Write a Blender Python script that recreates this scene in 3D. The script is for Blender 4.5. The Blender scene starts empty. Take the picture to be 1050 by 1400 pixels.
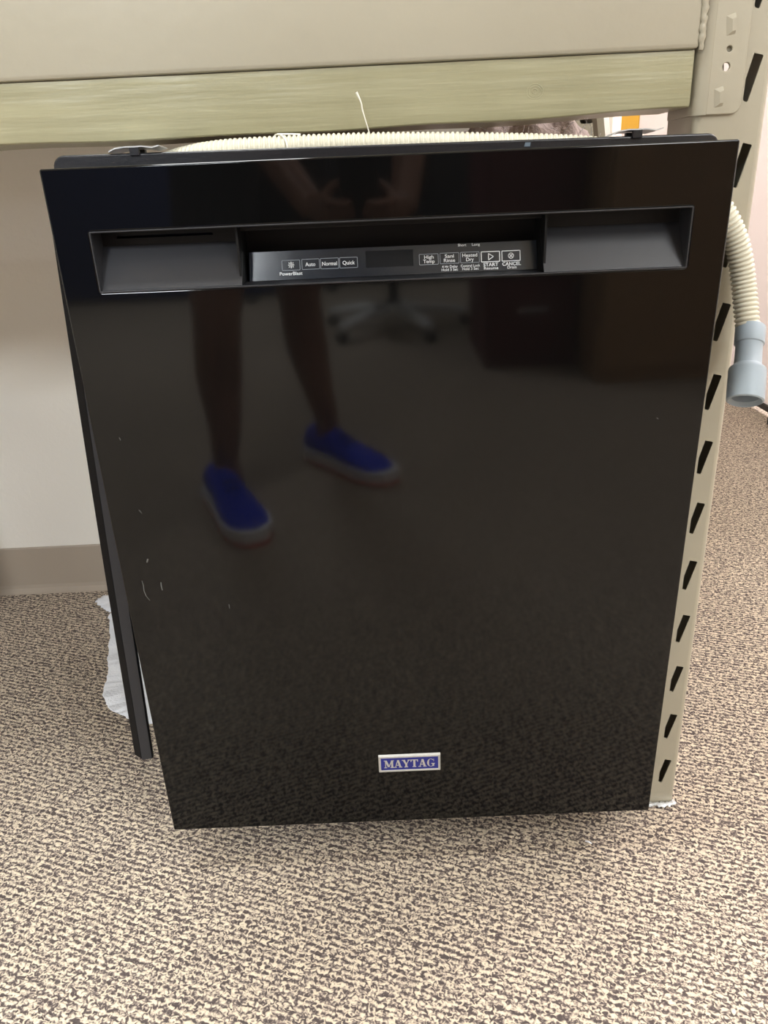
import bpy, bmesh, math, random
from mathutils import Vector, Matrix, noise
random.seed(7)
scn = bpy.context.scene
col = scn.collection

# ------------------------------------------------------------------ camera
FPX = 1051.0
CAM = Vector((-0.0136, -0.7437, 0.8199))
PITCH, ROLL, YAW = 0.406, -0.0482, 0.0031
_fw = Vector((-math.sin(YAW)*math.cos(PITCH), math.cos(YAW)*math.cos(PITCH), -math.sin(PITCH)))
_r0 = Vector((math.cos(YAW), math.sin(YAW), 0))
_u0 = _r0.cross(_fw)
RT = _r0*math.cos(ROLL) + _u0*math.sin(ROLL)
UP = _u0*math.cos(ROLL) - _r0*math.sin(ROLL)
FW = _fw
cd = bpy.data.cameras.new('camera')
cam = bpy.data.objects.new('camera', cd)
col.objects.link(cam)
cd.sensor_fit = 'VERTICAL'
cd.sensor_height = 36.0
cd.lens = FPX/1400.0*36.0
cd.clip_start = 0.01
m = Matrix.Identity(4)
for i in range(3):
    m[i][0], m[i][1], m[i][2], m[i][3] = RT[i], UP[i], -FW[i], CAM[i]
cam.matrix_world = m
scn.camera = cam

def ray(x, y):
    return FW + RT*((x-525)/FPX) - UP*((y-700)/FPX)
def hit(x, y, ax, v):
    d = ray(x, y)
    return CAM + d*((v-CAM[ax])/d[ax])

# ------------------------------------------------------------------ world, exposure, lights
w = bpy.data.worlds.new('world'); scn.world = w
w.use_nodes = True
w.node_tree.nodes['Background'].inputs[0].default_value = (1, 1, 1, 1)
w.node_tree.nodes['Background'].inputs[1].default_value = 0.05
vs = scn.view_settings
vs.view_transform = 'Standard'; vs.look = 'None'; vs.gamma = 1.0; vs.use_curve_mapping = False
vs.exposure = 0.34
scn.cycles.max_bounces = 8
scn.cycles.use_denoising = True
CEIL = 2.6
LAMPS = [(-.50, .22, 46, (.92, .97, 1.0), 'above the storage rack'), (1.3, -1.7, 26, (.92, .97, 1.0), 'above the brown wood cabinet'),
         (-.98, -3.35, 135, (.88, .95, 1.0), 'in front of the navy divider'), (2.1, -3.6, 80, (.92, .97, 1.0), 'in front of the charcoal divider'),
         (2.1, .9, 44, (1.0, .92, .96), 'beside the white partition'), (2.0, 3.0, 60, (1.0, .92, .96), 'at the far end of the aisle')]
for (lx, ly, pw, c, _) in LAMPS:
    ld = bpy.data.lights.new('ceiling_lamp', 'AREA')
    ld.shape = 'RECTANGLE'; ld.size = 0.56; ld.size_y = 1.16; ld.energy = pw; ld.color = c
    lo = bpy.data.objects.new('ceiling_lamp', ld); col.objects.link(lo)
    lo.location = (lx, ly, CEIL-0.035)

# ------------------------------------------------------------------ materials
def nodes(mat):
    return mat.node_tree.nodes, mat.node_tree.links
def mat(name, rgb, rough=.5, metal=0, spec=.5, var=0.0, vscale=8, bump=0.0, bscale=60, coat=0, stretch=None, rvar=0.0, sub=0, trans=0):
    M = bpy.data.materials.new(name); M.use_nodes = True
    N, L = nodes(M); b = N['Principled BSDF']
    b.inputs['Base Color'].default_value = (*rgb, 1)
    b.inputs['Roughness'].default_value = rough
    b.inputs['Metallic'].default_value = metal
    b.inputs['Specular IOR Level'].default_value = spec
    b.inputs['Coat Weight'].default_value = coat
    b.inputs['Transmission Weight'].default_value = trans
    tc = N.new('ShaderNodeTexCoord'); mp = N.new('ShaderNodeMapping')
    L.new(tc.outputs['Object'], mp.inputs[0])
    if stretch: mp.inputs['Scale'].default_value = stretch
    nz = N.new('ShaderNodeTexNoise'); nz.inputs['Scale'].default_value = vscale; nz.inputs['Detail'].default_value = 5
    L.new(mp.outputs[0], nz.inputs['Vector'])
    mx = N.new('ShaderNodeMix'); mx.data_type = 'RGBA'
    mx.inputs['A'].default_value = (*[max(0, c*(1-var)) for c in rgb], 1)
    mx.inputs['B'].default_value = (*[min(1, c*(1+var)) for c in rgb], 1)
    L.new(nz.outputs['Fac'], mx.inputs['Factor']); L.new(mx.outputs['Result'], b.inputs['Base Color'])
    if rvar:
        mr = N.new('ShaderNodeMapRange'); mr.inputs['To Min'].default_value = max(0, rough-rvar); mr.inputs['To Max'].default_value = rough+rvar
        L.new(nz.outputs['Fac'], mr.inputs['Value']); L.new(mr.outputs[0], b.inputs['Roughness'])
    if bump:
        n2 = N.new('ShaderNodeTexNoise'); n2.inputs['Scale'].default_value = bscale; n2.inputs['Detail'].default_value = 4
        L.new(mp.outputs[0], n2.inputs['Vector'])
        bp = N.new('ShaderNodeBump'); bp.inputs['Strength'].default_value = 1; bp.inputs['Distance'].default_value = bump
        L.new(n2.outputs['Fac'], bp.inputs['Height']); L.new(bp.outputs[0], b.inputs['Normal'])
    return M
def emit(name, rgb, s):
    M = bpy.data.materials.new(name); M.use_nodes = True
    N, L = nodes(M); b = N['Principled BSDF']
    b.inputs['Base Color'].default_value = (.9, .9, .9, 1)
    b.inputs['Emission Color'].default_value = (*rgb, 1); b.inputs['Emission Strength'].default_value = s
    return M

M_door = mat('black_enamel', (.0028, .0028, .0029), rough=.055, spec=.31, var=.1)
M_black = mat('black_plastic', (.008, .008, .010), rough=.32, bump=.0002, bscale=400)
M_trim = mat('black_trim', (.0012, .0016, .003), rough=.5, spec=.12)
M_pocket = mat('charcoal_plastic', (.017, .0175, .021), rough=.42, bump=.00006, bscale=2500, var=.08)
M_pocketshade = mat('shade_tinted_plastic', (.0025, .0025, .003), rough=.6, spec=.25)  # pocket plastic darkened: the shade of the recess is put into its colour
M_panel = mat('gloss_console', (.008, .012, .019), rough=.19, spec=.7, rvar=.03, vscale=60)
M_display = mat('display_glass', (.004, .005, .007), rough=.3, spec=.25)
M_print = mat('white_print', (.78, .80, .82), rough=.5)
M_printdim = mat('grey_print', (.33, .36, .40), rough=.5)
M_silver = mat('badge_silver', (.50, .50, .48), rough=.4, metal=.35, var=.15, vscale=200)
M_blue = mat('badge_blue', (.010, .018, .20), rough=.35, var=.2, vscale=120)
M_zinc = mat('zinc_steel', (.55, .56, .56), rough=.35, metal=.3, var=.15, vscale=80)
M_hose = mat('ivory_hose', (.60, .57, .455), rough=.42, var=.06, vscale=30)
M_rubber = mat('grey_rubber', (.29, .345, .39), rough=.5, var=.05, vscale=40)
M_tie = mat('white_nylon', (.85, .83, .74), rough=.4)
M_tan = mat('tan_enamel', (.355, .325, .25), rough=.33, var=.035, vscale=5, bump=.00025, bscale=70)
M_wood = mat('olive_paint_wood', (.325, .305, .19), rough=.36, var=.22, vscale=60, bump=.0012, bscale=90, stretch=(.06, 1, 1), rvar=.14)
M_deck = mat('particle_board', (.36, .26, .15), rough=.8, var=.25, vscale=90)
M_wall = mat('cream_wall_paint', (.87, .825, .74), rough=.7, var=.03, vscale=3, bump=.0006, bscale=110)
M_base = mat('taupe_vinyl', (.40, .335, .265), rough=.5, var=.07, vscale=6)
M_ceil = mat('ceiling_tile', (.78, .77, .74), rough=.9, var=.1, vscale=60, bump=.001, bscale=200)
M_felt = mat('white_felt', (.86, .88, .93), rough=.9, var=.06, vscale=60, bump=.0015, bscale=220)
M_blanket = mat('pink_grey_insulation', (.52, .43, .40), rough=.95, var=.35, vscale=45, bump=.003, bscale=160)
M_part = mat('white_laminate', (.86, .80, .81), rough=.5, var=.02)
M_yellow = mat('yellow_paper', (.75, .42, .02), rough=.7, var=.05)
M_film = mat('clear_film', (.75, .77, .80), rough=.12, metal=.3, var=.3, vscale=90, bump=.001, bscale=120)
M_scuff = mat('scuff_mark', (.09, .09, .085), rough=.7)
M_diff = emit('lamp_diffuser', (1, .96, .9), 6.0)
M_skin = mat('skin', (.24, .125, .085), rough=.5, var=.06, vscale=20)
M_shoe = mat('blue_mesh_fabric', (.008, .035, .58), rough=.7, var=.2, vscale=150, bump=.0006, bscale=600)
M_sole = mat('white_foam_sole', (.78, .76, .74), rough=.6)
M_orange = mat('orange_rubber', (.75, .12, .06), rough=.5)
M_shorts = mat('black_cotton', (.010, .010, .012), rough=.9, bump=.001, bscale=300)
M_shirt = mat('dark_navy_cotton', (.012, .015, .04), rough=.9, bump=.001, bscale=300)
M_hair = mat('dark_hair', (.02, .013, .01), rough=.6, bump=.002, bscale=200, stretch=(1, 1, .1))
M_eye = mat('eye_white', (.7, .7, .7), rough=.2)
M_phone = mat('phone_glass', (.02, .02, .022), rough=.12)
M_cab = mat('brown_wood_veneer', (.30, .19, .10), rough=.45, var=.25, vscale=6, stretch=(6, 6, .5))
M_maroon = mat('maroon_steel', (.09, .02, .02), rough=.5, var=.1)
M_char = mat('charcoal_steel', (.012, .012, .013), rough=.5, var=.1)
M_navy = mat('navy_fabric', (.02, .03, .085), rough=.95, var=.2, vscale=120)
M_card = mat('cardboard', (.34, .235, .14), rough=.85, var=.1, vscale=20)
M_chairgrey = mat('light_grey_nylon', (.85, .86, .86), rough=.4)

def carpet():
    M = bpy.data.materials.new('berber_carpet'); M.use_nodes = True
    N, L = nodes(M); b = N['Principled BSDF']; b.inputs['Roughness'].default_value = .95
    b.inputs['Specular IOR Level'].default_value = .15
    def math_(op, a=None, b_=None, c=None):
        n = N.new('ShaderNodeMath'); n.operation = op
        for k, q in enumerate((a, b_, c)):
            if q is None: continue
            if isinstance(q, (int, float)): n.inputs[k].default_value = q
            else: L.new(q, n.inputs[k])
        return n.outputs[0]
    tc = N.new('ShaderNodeTexCoord'); mp = N.new('ShaderNodeMapping')
    mp.inputs['Rotation'].default_value = (0, 0, math.radians(20))
    L.new(tc.outputs['Object'], mp.inputs[0])
    m1 = N.new('ShaderNodeMapping'); m1.inputs['Scale'].default_value = (185, 225, 1); L.new(mp.outputs[0], m1.inputs[0])
    fl = N.new('ShaderNodeTexNoise'); fl.noise_dimensions = '2D'; fl.inputs['Scale'].default_value = 1; fl.inputs['Detail'].default_value = 1.5
    fl.inputs['Distortion'].default_value = .9; L.new(m1.outputs[0], fl.inputs['Vector'])
    wb = N.new('ShaderNodeTexNoise'); wb.noise_dimensions = '2D'; wb.inputs['Scale'].default_value = 70; wb.inputs['Detail'].default_value = 1
    L.new(mp.outputs[0], wb.inputs['Vector'])
    sx = N.new('ShaderNodeSeparateXYZ'); L.new(mp.outputs[0], sx.inputs[0])
    ph = math_('MULTIPLY_ADD', wb.outputs['Fac'], 4.5, math_('MULTIPLY', sx.outputs['Y'], 2*math.pi/.0080))
    row = math_('SINE', ph)
    m2 = N.new('ShaderNodeMapping'); m2.inputs['Scale'].default_value = (250, 240, 1); L.new(mp.outputs[0], m2.inputs[0])
    vo = N.new('ShaderNodeTexVoronoi'); vo.voronoi_dimensions = '2D'; vo.inputs['Scale'].default_value = 1; vo.inputs['Randomness'].default_value = .8
    L.new(m2.outputs[0], vo.inputs['Vector'])
    v = math_('MULTIPLY_ADD', row, .085, fl.outputs['Fac'])
    v = math_('MULTIPLY_ADD', vo.outputs['Distance'], -.20, math_('ADD', v, .085))
    cr = N.new('ShaderNodeValToRGB'); e = cr.color_ramp.elements
    e[0].position = .33; e[0].color = (.092, .073, .068, 1)
    e[1].position = .74; e[1].color = (.74, .63, .48, 1)
    for p, c in [(.42, (.155, .125, .112)), (.485, (.30, .245, .205)), (.555, (.52, .435, .340)), (.63, (.65, .55, .42))]:
        x = e.new(p); x.color = (*c, 1)
    L.new(v, cr.inputs[0]); L.new(cr.outputs[0], b.inputs['Base Color'])
    bp = N.new('ShaderNodeBump'); bp.inputs['Strength'].default_value = .7; bp.inputs['Distance'].default_value = .004
    L.new(v, bp.inputs['Height']); L.new(bp.outputs[0], b.inputs['Normal'])
    return M
M_carpet = carpet()

# ------------------------------------------------------------------ mesh helpers
def link(name, me, mt, parent=None, smooth=False):
    o = bpy.data.objects.new(name, me); col.objects.link(o)
    if mt and not me.materials: me.materials.append(mt)
    if smooth:
        for p in me.polygons: p.use_smooth = True
    if parent:
        o.parent = parent
        bpy.context.view_layer.update()
        o.matrix_parent_inverse = parent.matrix_world.inverted()
    return o
def tag(o, label=None, cat=None, group=None, kind=None):
    if label: o['label'] = label
    if cat: o['category'] = cat
    if group: o['group'] = group
    if kind: o['kind'] = kind
    return o
def empty(name, loc):
    o = bpy.data.objects.new(name, None); col.objects.link(o); o.location = loc; o.empty_display_size = .05
    return o
def pyd(name, v, f, mt, parent=None, smooth=False):
    me = bpy.data.meshes.new(name); me.from_pydata([tuple(p) for p in v], [], f); me.update()
    return link(name, me, mt, parent, smooth)
def bm_obj(name, bm, mt, parent=None, smooth=False):
    bmesh.ops.recalc_face_normals(bm, faces=bm.faces)
    me = bpy.data.meshes.new(name); bm.to_mesh(me); bm.free()
    return link(name, me, mt, parent, smooth)
def addbox(bm, x0, x1, y0, y1, z0, z1, bev=0, seg=2, mtx=None):
    r = bmesh.ops.create_cube(bm, size=1)
    vs_ = r['verts']
    for v in vs_:
        v.co = Vector(((x0+x1)/2+v.co.x*(x1-x0), (y0+y1)/2+v.co.y*(y1-y0), (z0+z1)/2+v.co.z*(z1-z0)))
    if bev:
        es = list({e for v in vs_ for e in v.link_edges})
        rr = bmesh.ops.bevel(bm, geom=es, offset=bev, segments=seg, affect='EDGES', profile=.6)
        vs_ = list({v for f in rr['faces'] for v in f.verts} | {v for v in vs_ if v.is_valid})
    if mtx:
        for v in vs_: v.co = mtx @ v.co
    return vs_
def box(name, x0, x1, y0, y1, z0, z1, mt, parent=None, bev=0, seg=2, mtx=None):
    bm = bmesh.new(); addbox(bm, x0, x1, y0, y1, z0, z1, bev, seg, mtx)
    return bm_obj(name, bm, mt, parent)
def shade_auto(o, ang=40):
    me = o.data
    bm = bmesh.new(); bm.from_mesh(me)
    for f in bm.faces: f.smooth = True
    for e in bm.edges:
        if len(e.link_faces) == 2 and e.calc_face_angle(0) > math.radians(ang): e.smooth = False
    bm.to_mesh(me); bm.free()
    return o
def spline_pts(P, n):
    P = [Vector(p) for p in P]; out = []
    for i in range(len(P)-1):
        p0 = P[max(i-1, 0)]; p1 = P[i]; p2 = P[i+1]; p3 = P[min(i+2, len(P)-1)]
        for k in range(n):
            t = k/n
            out.append(.5*((2*p1)+(-p0+p2)*t+(2*p0-5*p1+4*p2-p3)*t*t+(-p0+3*p1-3*p2+p3)*t**3))
    out.append(P[-1]); return out
def addtube(bm, pts, rad, seg=12, cap=True, flat=(1, 1), upref=None):
    pts = [Vector(p) for p in pts]
    n = len(pts); rad = rad if hasattr(rad, '__len__') else [rad]*n
    T = [(pts[min(i+1, n-1)]-pts[max(i-1, 0)]).normalized() for i in range(n)]
    ref = Vector(upref) if upref else (Vector((0, 0, 1)) if abs(T[0].z) < .9 else Vector((1, 0, 0)))
    N = (ref - T[0]*ref.dot(T[0])).normalized(); rings = []
    for i in range(n):
        N = (N - T[i]*N.dot(T[i])).normalized(); B = T[i].cross(N)
        rings.append([bm.verts.new(pts[i]+(N*math.cos(2*math.pi*k/seg)*flat[0]+B*math.sin(2*math.pi*k/seg)*flat[1])*rad[i]) for k in range(seg)])
    for a, b in zip(rings, rings[1:]):
        for k in range(seg): bm.faces.new((a[k], a[(k+1) % seg], b[(k+1) % seg], b[k]))
    if cap: bm.faces.new(rings[0][::-1]); bm.faces.new(rings[-1])
def tube(name, pts, rad, mt, parent=None, seg=12, flat=(1, 1), upref=None):
    bm = bmesh.new(); addtube(bm, pts, rad, seg, True, flat, upref)
    return shade_auto(bm_obj(name, bm, mt, parent), 50)
def lathe(name, prof, mtx, mt, parent=None, seg=32):
    bm = bmesh.new(); rings = []
    for (r, z) in prof: rings.append([bm.verts.new(mtx @ Vector((r*math.cos(2*math.pi*k/seg), r*math.sin(2*math.pi*k/seg), z))) for k in range(seg)])
    for a, b in zip(rings, rings[1:]):
        for k in range(seg): bm.faces.new((a[k], a[(k+1) % seg], b[(k+1) % seg], b[k]))
    bm.faces.new(rings[0][::-1]); bm.faces.new(rings[-1])
    return shade_auto(bm_obj(name, bm, mt, parent), 40)
def rrect(x0, x1, z0, z1, r, seg=5):
    if not hasattr(r, '__len__'): r = [r]*4           # bl, br, tr, tl
    out = []
    for (cx, cz, a0, rr) in ((x0, z0, 180, r[0]), (x1, z0, 270, r[1]), (x1, z1, 0, r[2]), (x0, z1, 90, r[3])):
        if rr <= 0: out.append((cx, cz)); continue
        ox = cx + (rr if cx == x0 else -rr); oz = cz + (rr if cz == z0 else -rr)
        for k in range(seg+1):
            a = math.radians(a0+90*k/seg); out.append((ox+rr*math.cos(a), oz+rr*math.sin(a)))
    return out
def plate(name, outline, holes, y0, y1, mt, parent=None, bev=0, tf=None):
    """flat plate in the XZ plane with holes, from depth y0 (front) to y1"""
    cu = bpy.data.curves.new(name, 'CURVE'); cu.dimensions = '2D'; cu.fill_mode = 'BOTH'
    cu.extrude = (y1-y0)/2-bev; cu.bevel_depth = bev; cu.bevel_resolution = 2
    if bev: cu.offset = -bev
    for loop in [outline]+holes:
        s = cu.splines.new('POLY'); s.points.add(len(loop)-1); s.use_cyclic_u = True
        for p, q in zip(s.points, loop): p.co = (q[0], q[1], 0, 1)
    o = bpy.data.objects.new(name, cu); col.objects.link(o)
    dg = bpy.context.evaluated_depsgraph_get()
    me = bpy.data.meshes.new_from_object(o.evaluated_get(dg))
    bpy.data.objects.remove(o)
    for v in me.vertices:
        p = Vector((v.co.x, (y0+y1)/2 - v.co.z, v.co.y))
        v.co = tf(p) if tf else p
    me.materials.clear()
    return link(name, me, mt, parent)
def text_mesh(s, bold=0.0, spacing=1.0):
    cu = bpy.data.curves.new('t', 'FONT'); cu.body = s; cu.size = 1; cu.offset = bold; cu.resolution_u = 3; cu.space_character = spacing
    o = bpy.data.objects.new('t', cu); col.objects.link(o)
    dg = bpy.context.evaluated_depsgraph_get()
    me = bpy.data.meshes.new_from_object(o.evaluated_get(dg))
    bpy.data.objects.remove(o)
    V = [v.co.copy() for v in me.vertices]; F = [tuple(p.vertices) for p in me.polygons]
    bpy.data.meshes.remove(me)
    return V, F

# ------------------------------------------------------------------ room
def struct(o, label=None):
    o['kind'] = 'structure'
    if label: o['label'] = label
    return o
FX0, FX1, FY0, FY1 = -3.2, 3.4, -5.6, 5.0
WY, WX = 0.804, 0.4286
struct(box('floor', FX0, FX1, FY0, FY1, -.05, 0, M_carpet), 'beige and brown flecked loop pile carpet')
struct(box('ceiling', FX0, FX1, FY0, FY1, CEIL, CEIL+.05, M_ceil), 'white tiled ceiling with lamps')
struct(box('wall_back', FX0, WX, WY, WY+.12, 0, CEIL, M_wall), 'cream painted wall behind the shelf rack')
struct(box('wall_return', WX-.12, WX, WY+.12, FY1, 0, CEIL, M_wall), 'cream wall running back from the corner')
struct(box('wall_left', FX0-.05, FX0, FY0, WY+.12, 0, CEIL, M_wall), 'cream side wall of the room')
struct(box('wall_right', FX1, FX1+.05, FY0, FY1, 0, CEIL, M_wall), 'cream wall far to the right')
struct(box('wall_front', FX0, FX1, FY0-.05, FY0, 0, CEIL, M_wall), 'cream wall behind the photographer')
struct(box('wall_far', WX, FX1, FY1, FY1+.05, 0, CEIL, M_wall), 'cream wall at the far end of the aisle')
# vinyl cove base: flat face, rounded top lip and a flared toe
prof = [(WY, .110), (WY-.0025, .1095), (WY-.0035, .107), (WY-.0035, .018), (WY-.005, .010), (WY-.012, .003), (WY-.016, 0), (WY, 0)]
bm = bmesh.new()
ra = [bm.verts.new((FX0, p[0], p[1])) for p in prof]; rb = [bm.verts.new((WX, p[0], p[1])) for p in prof]
for k in range(len(prof)): bm.faces.new((ra[k], ra[(k+1) % len(prof)], rb[(k+1) % len(prof)], rb[k]))
bm.faces.new(ra); bm.faces.new(rb[::-1])
struct(bm_obj('baseboard_back', bm, M_base), 'taupe vinyl cove base along the cream wall')

for i, (lx, ly, pw, c, where) in enumerate(LAMPS):
    t = empty('ceiling_light', (lx, ly, CEIL))
    tag(t, 'fluorescent ceiling light panel '+where, 'ceiling light', 'ceiling lights over the room')
    bm = bmesh.new()
    for (a, b, c_, d) in ((-.31, .31, -.61, -.585), (-.31, .31, .585, .61), (-.31, -.285, -.585, .585), (.285, .31, -.585, .585)):
        addbox(bm, lx+a, lx+b, ly+c_, ly+d, CEIL-.03, CEIL)
    bm_obj('frame', bm, M_part, t)
    box('diffuser', lx-.285, lx+.285, ly-.585, ly+.585, CEIL-.02, CEIL-.008, M_diff, t)

# ------------------------------------------------------------------ storage rack
PX0, PX1, PYF = .3012, .3711, .083          # front post: left, right, front face
PITCHZ = .0762
slot = [(.3515, .9150), (.3598, .9132), (.3606, .9120), (.3513, .8752), (.3502, .8742), (.3470, .8752), (.3462, .8766), (.3464, .8936)]
slot = [(x, z-11*PITCHZ) for x, z in slot]
PXC = (PX0+PX1)/2
def post(name, x0, yf, parent, h=2.0, holes=True, flip=False):
    """C section rack post: pierced front face, rounded corners, side webs and rear lips"""
    dx = x0-PX0; W_ = PX1-PX0; r = .007; th = .002; dep = .072
    hs = []
    if holes:
        for k in range(26):
            s1 = [(x+dx, z+k*PITCHZ) for x, z in slot]
            hs.append(s1); hs.append([(2*(PXC+dx)-(x), z) for x, z in s1][::-1])
        hs.append([(.3263+dx+.0056*math.cos(a*.5236), .9045+.0056*math.sin(a*.5236)) for a in range(12)])
    sgn = -1 if flip else 1
    f = plate(name, [(x0+r, 0), (x0+W_-r, 0), (x0+W_-r, h), (x0+r, h)], hs, 0, th, M_tan)
    bm = bmesh.new(); bm.from_mesh(f.data)
    for v in bm.verts: v.co.y = yf + sgn*v.co.y
    for side in (0, 1):
        pr = []
        for (rr, yy) in ((r, dep), (r-th, dep-th)):
            q = [(r, r-rr)] if False else []
            for k in range(6):
                a = math.radians(90*k/5); q.append((r-rr*math.sin(a), r-rr*math.cos(a)))
            off = r-rr
            q += [(off, yy), (.004, yy)]
            pr.append(q)
        loop = pr[0]+pr[1][::-1]
        pts = [((x0+u if side == 0 else x0+W_-u), yf+sgn*y) for u, y in loop]
        A_ = [bm.verts.new((p[0], p[1], 0)) for p in pts]; B_ = [bm.verts.new((p[0], p[1], h)) for p in pts]
        n = len(pts)
        for k in range(n): bm.faces.new((A_[k], A_[(k+1) % n], B_[(k+1) % n], B_[k]))
        bm.faces.new(A_); bm.faces.new(B_)
    g = plate('rear', [(x0+.004, 0), (x0+W_-.004, 0), (x0+W_-.004, h), (x0+.004, h)], [rrect(.344+dx, .3665+dx, .894, .922, .004, 3)[::-1]], 0, th, M_tan)
    off = len(bm.verts)
    bm2 = bmesh.new(); bm2.from_mesh(g.data)
    for v in bm2.verts: v.co.y = yf+sgn*(dep-th+v.co.y)
    bm2.to_mesh(g.data); bm2.free(); bm.from_mesh(g.data); bpy.data.objects.remove(g)
    bmesh.ops.recalc_face_normals(bm, faces=bm.faces)
    bm.to_mesh(f.data); bm.free()
    if parent:
        f.parent = parent; bpy.context.view_layer.update(); f.matrix_parent_inverse = parent.matrix_world.inverted()
    return shade_auto(f, 35)
def upright(x0, label):
    t = empty('rack_upright', (x0+.037, .4, 0)); tag(t, label, 'rack upright')
    post('front_post', x0, PYF, t)
    post('rear_post', x0, .775, t, flip=True)
    for z in (.20, 1.15, 1.75):
        box('brace', x0+.022, x0+.052, PYF+.074, .775-.074, z, z+.03, M_tan, t, bev=.002)
    bm = bmesh.new(); addtube(bm, [(x0+.037, PYF+.08, .24), (x0+.037, .70, 1.14)], .013, 8)
    bm_obj('diagonal_brace', bm, M_tan, t)
    return t
upright(PX0, 'tan steel rack upright with slanted slots beside the black dishwasher')
LX0 = PX0-2.5
upright(LX0, 'tan steel rack upright at the far end of the long beam')

BX1 = .2984; BX0 = LX0+(PX1-PX0)-.0028
bt = empty('rack_beam', (-.9, .1, .92)); tag(bt, 'tan steel shelf beam with bolted end plates above the olive board', 'rack beam')
BYF = .0795
bm = bmesh.new(); addbox(bm, BX0, BX1, BYF, BYF+.04, .9205, 1.065, bev=.0045, seg=4)
shade_auto(bm_obj('beam_box', bm, M_tan, bt), 30)
# end connector: front plate over the post, rounded corner, side plate along the post
CY0, CY1 = .0790, .0826
CZ0, CZ1 = .8645, 1.10
hole1 = [(.3250+.0036*math.cos(a*.5236), .9042+.0036*math.sin(a*.5236)) for a in range(12)]
hole2 = [(.3262+.0027*math.cos(a*.5236), .9188+.0027*math.sin(a*.5236)) for a in range(12)]
cp = plate('end_plate', rrect(.3102, .3430, CZ0, CZ1, [0, .008, .008, 0]), [hole1, hole2], CY0, CY1, M_tan, bt, bev=.0008)
bm = bmesh.new()
pr = []; pin = []
for k in range(9):
    a = math.radians(90*k/8)
    pr.append((.3105-.0120*math.sin(a), CY0+.0120-.0120*math.cos(a)))
    pin.append((.3105-.0096*math.sin(a), CY0+.0120-.0096*math.cos(a)))
pr.append((.2985, .150)); pin.append((.3009, .150))
loop = pr+pin[::-1]
A_ = [bm.verts.new((p[0], p[1], CZ0)) for p in loop]; B_ = [bm.verts.new((p[0], p[1], CZ1)) for p in loop]
n = len(loop)
for k in range(n): bm.faces.new((A_[k], A_[(k+1) % n], B_[(k+1) % n], B_[k]))
bm.faces.new(A_); bm.faces.new(B_)
shade_auto(bm_obj('side_plate', bm, M_tan, bt), 35)
# pressed locking tabs on the plate (slanted dimple with a lip)
for zc in (.8785, .8785+PITCHZ*.775):
    bm = bmesh.new()
    xc = .3205 if zc < .9 else .3245
    a, b, c, d = (xc-.0045, zc+.0075), (xc+.0035, zc+.0100), (xc+.0050, zc-.0070), (xc-.0025, zc-.0082)
    V = [bm.verts.new((p[0], CY0-.0002, p[1])) for p in (a, b, c, d)]
    V2 = [bm.verts.new((p[0]*.5+xc*.5+dx, CY0-.0024, p[1]*.6+zc*.4)) for p, dx in ((a, .0026), (b, .002), (c, .002), (d, .0026))]
    V3 = [bm.verts.new((p[0], CY0+.001, p[1])) for p in (a, b, c, d)]
    for k in range(4):
        bm.faces.new((V[k], V[(k+1) % 4], V2[(k+1) % 4], V2[k])); bm.faces.new((V3[k], V3[(k+1) % 4], V[(k+1) % 4], V[k]))
    bm.faces.new(V2); bm.faces.new(V3[::-1])
    bm_obj('hook_tab', bm, M_tan, bt)
# weld bead between beam and plate
pts = []; rd = []
for k in range(60):
    z = .919+k*.0028; pts.append((.2995+.0004*math.sin(k*1.7), .0798, z)); rd.append((.0030+.0006*math.sin(k*2.3)+.0003*random.random())*(min(1, .6+k*.1)))
tube('weld_bead', pts, rd, M_tan, bt, seg=10)

# olive painted board under the beam
bm = bmesh.new(); nb = 90
ringsA = []
for i in range(nb+1):
    x = BX0+.02+(.2957-BX0-.02)*i/nb
    zb = .8655+.0022*math.sin(x*4.1+1.0)+.0008*math.sin(x*31)+(.0048*((x-.1)/.2) if x > .1 else 0)+(.0035*min(1, (-.15-x)/.25) if x < -.15 else 0)
    ring = [(.0845, .9198), (.0842, .9150), (.0842, zb+.004), (.0848, zb+.0012), (.0865, zb), (.170, zb), (.173, zb+.003), (.173, .9198)]
    ringsA.append([bm.verts.new((x, y+(.0003*math.sin(x*57+z*300)), z)) for y, z in ring])
for a, b in zip(ringsA, ringsA[1:]):
    for k in range(8): bm.faces.new((a[k], a[(k+1) % 8], b[(k+1) % 8], b[k]))
bm.faces.new(ringsA[0]); bm.faces.new(ringsA[-1][::-1])
bo = bm_obj('wooden_board', bm, M_wood)
kc = hit(731, 125, 1, .0842)
bm = bmesh.new()
for r_, t_ in ((.0020, .0004), (.0046, .00028), (.0064, .00028)):
    addtube(bm, [kc+Vector((r_*1.25*math.cos(a*.4488+.0), -.0000, r_*math.sin(a*.4488))) for a in range(15)], t_, 5, False)
bm_obj('knot', bm, M_wood, bo, True)
tag(bo, 'olive painted wooden board fixed under the tan steel beam', 'board'); shade_auto(bo, 30)
tag(box('shelf_deck', LX0+.077, PX0-.006, PYF+.045, .80, 1.066, 1.085, M_deck), 'particle board shelf deck lying on the steel beams', 'shelf')
tag(box('rear_beam', BX0, PX0-.001, .715, .755, .955, 1.066, M_tan, bev=.004), 'tan steel rear beam along the cream wall', 'rack beam')

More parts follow.
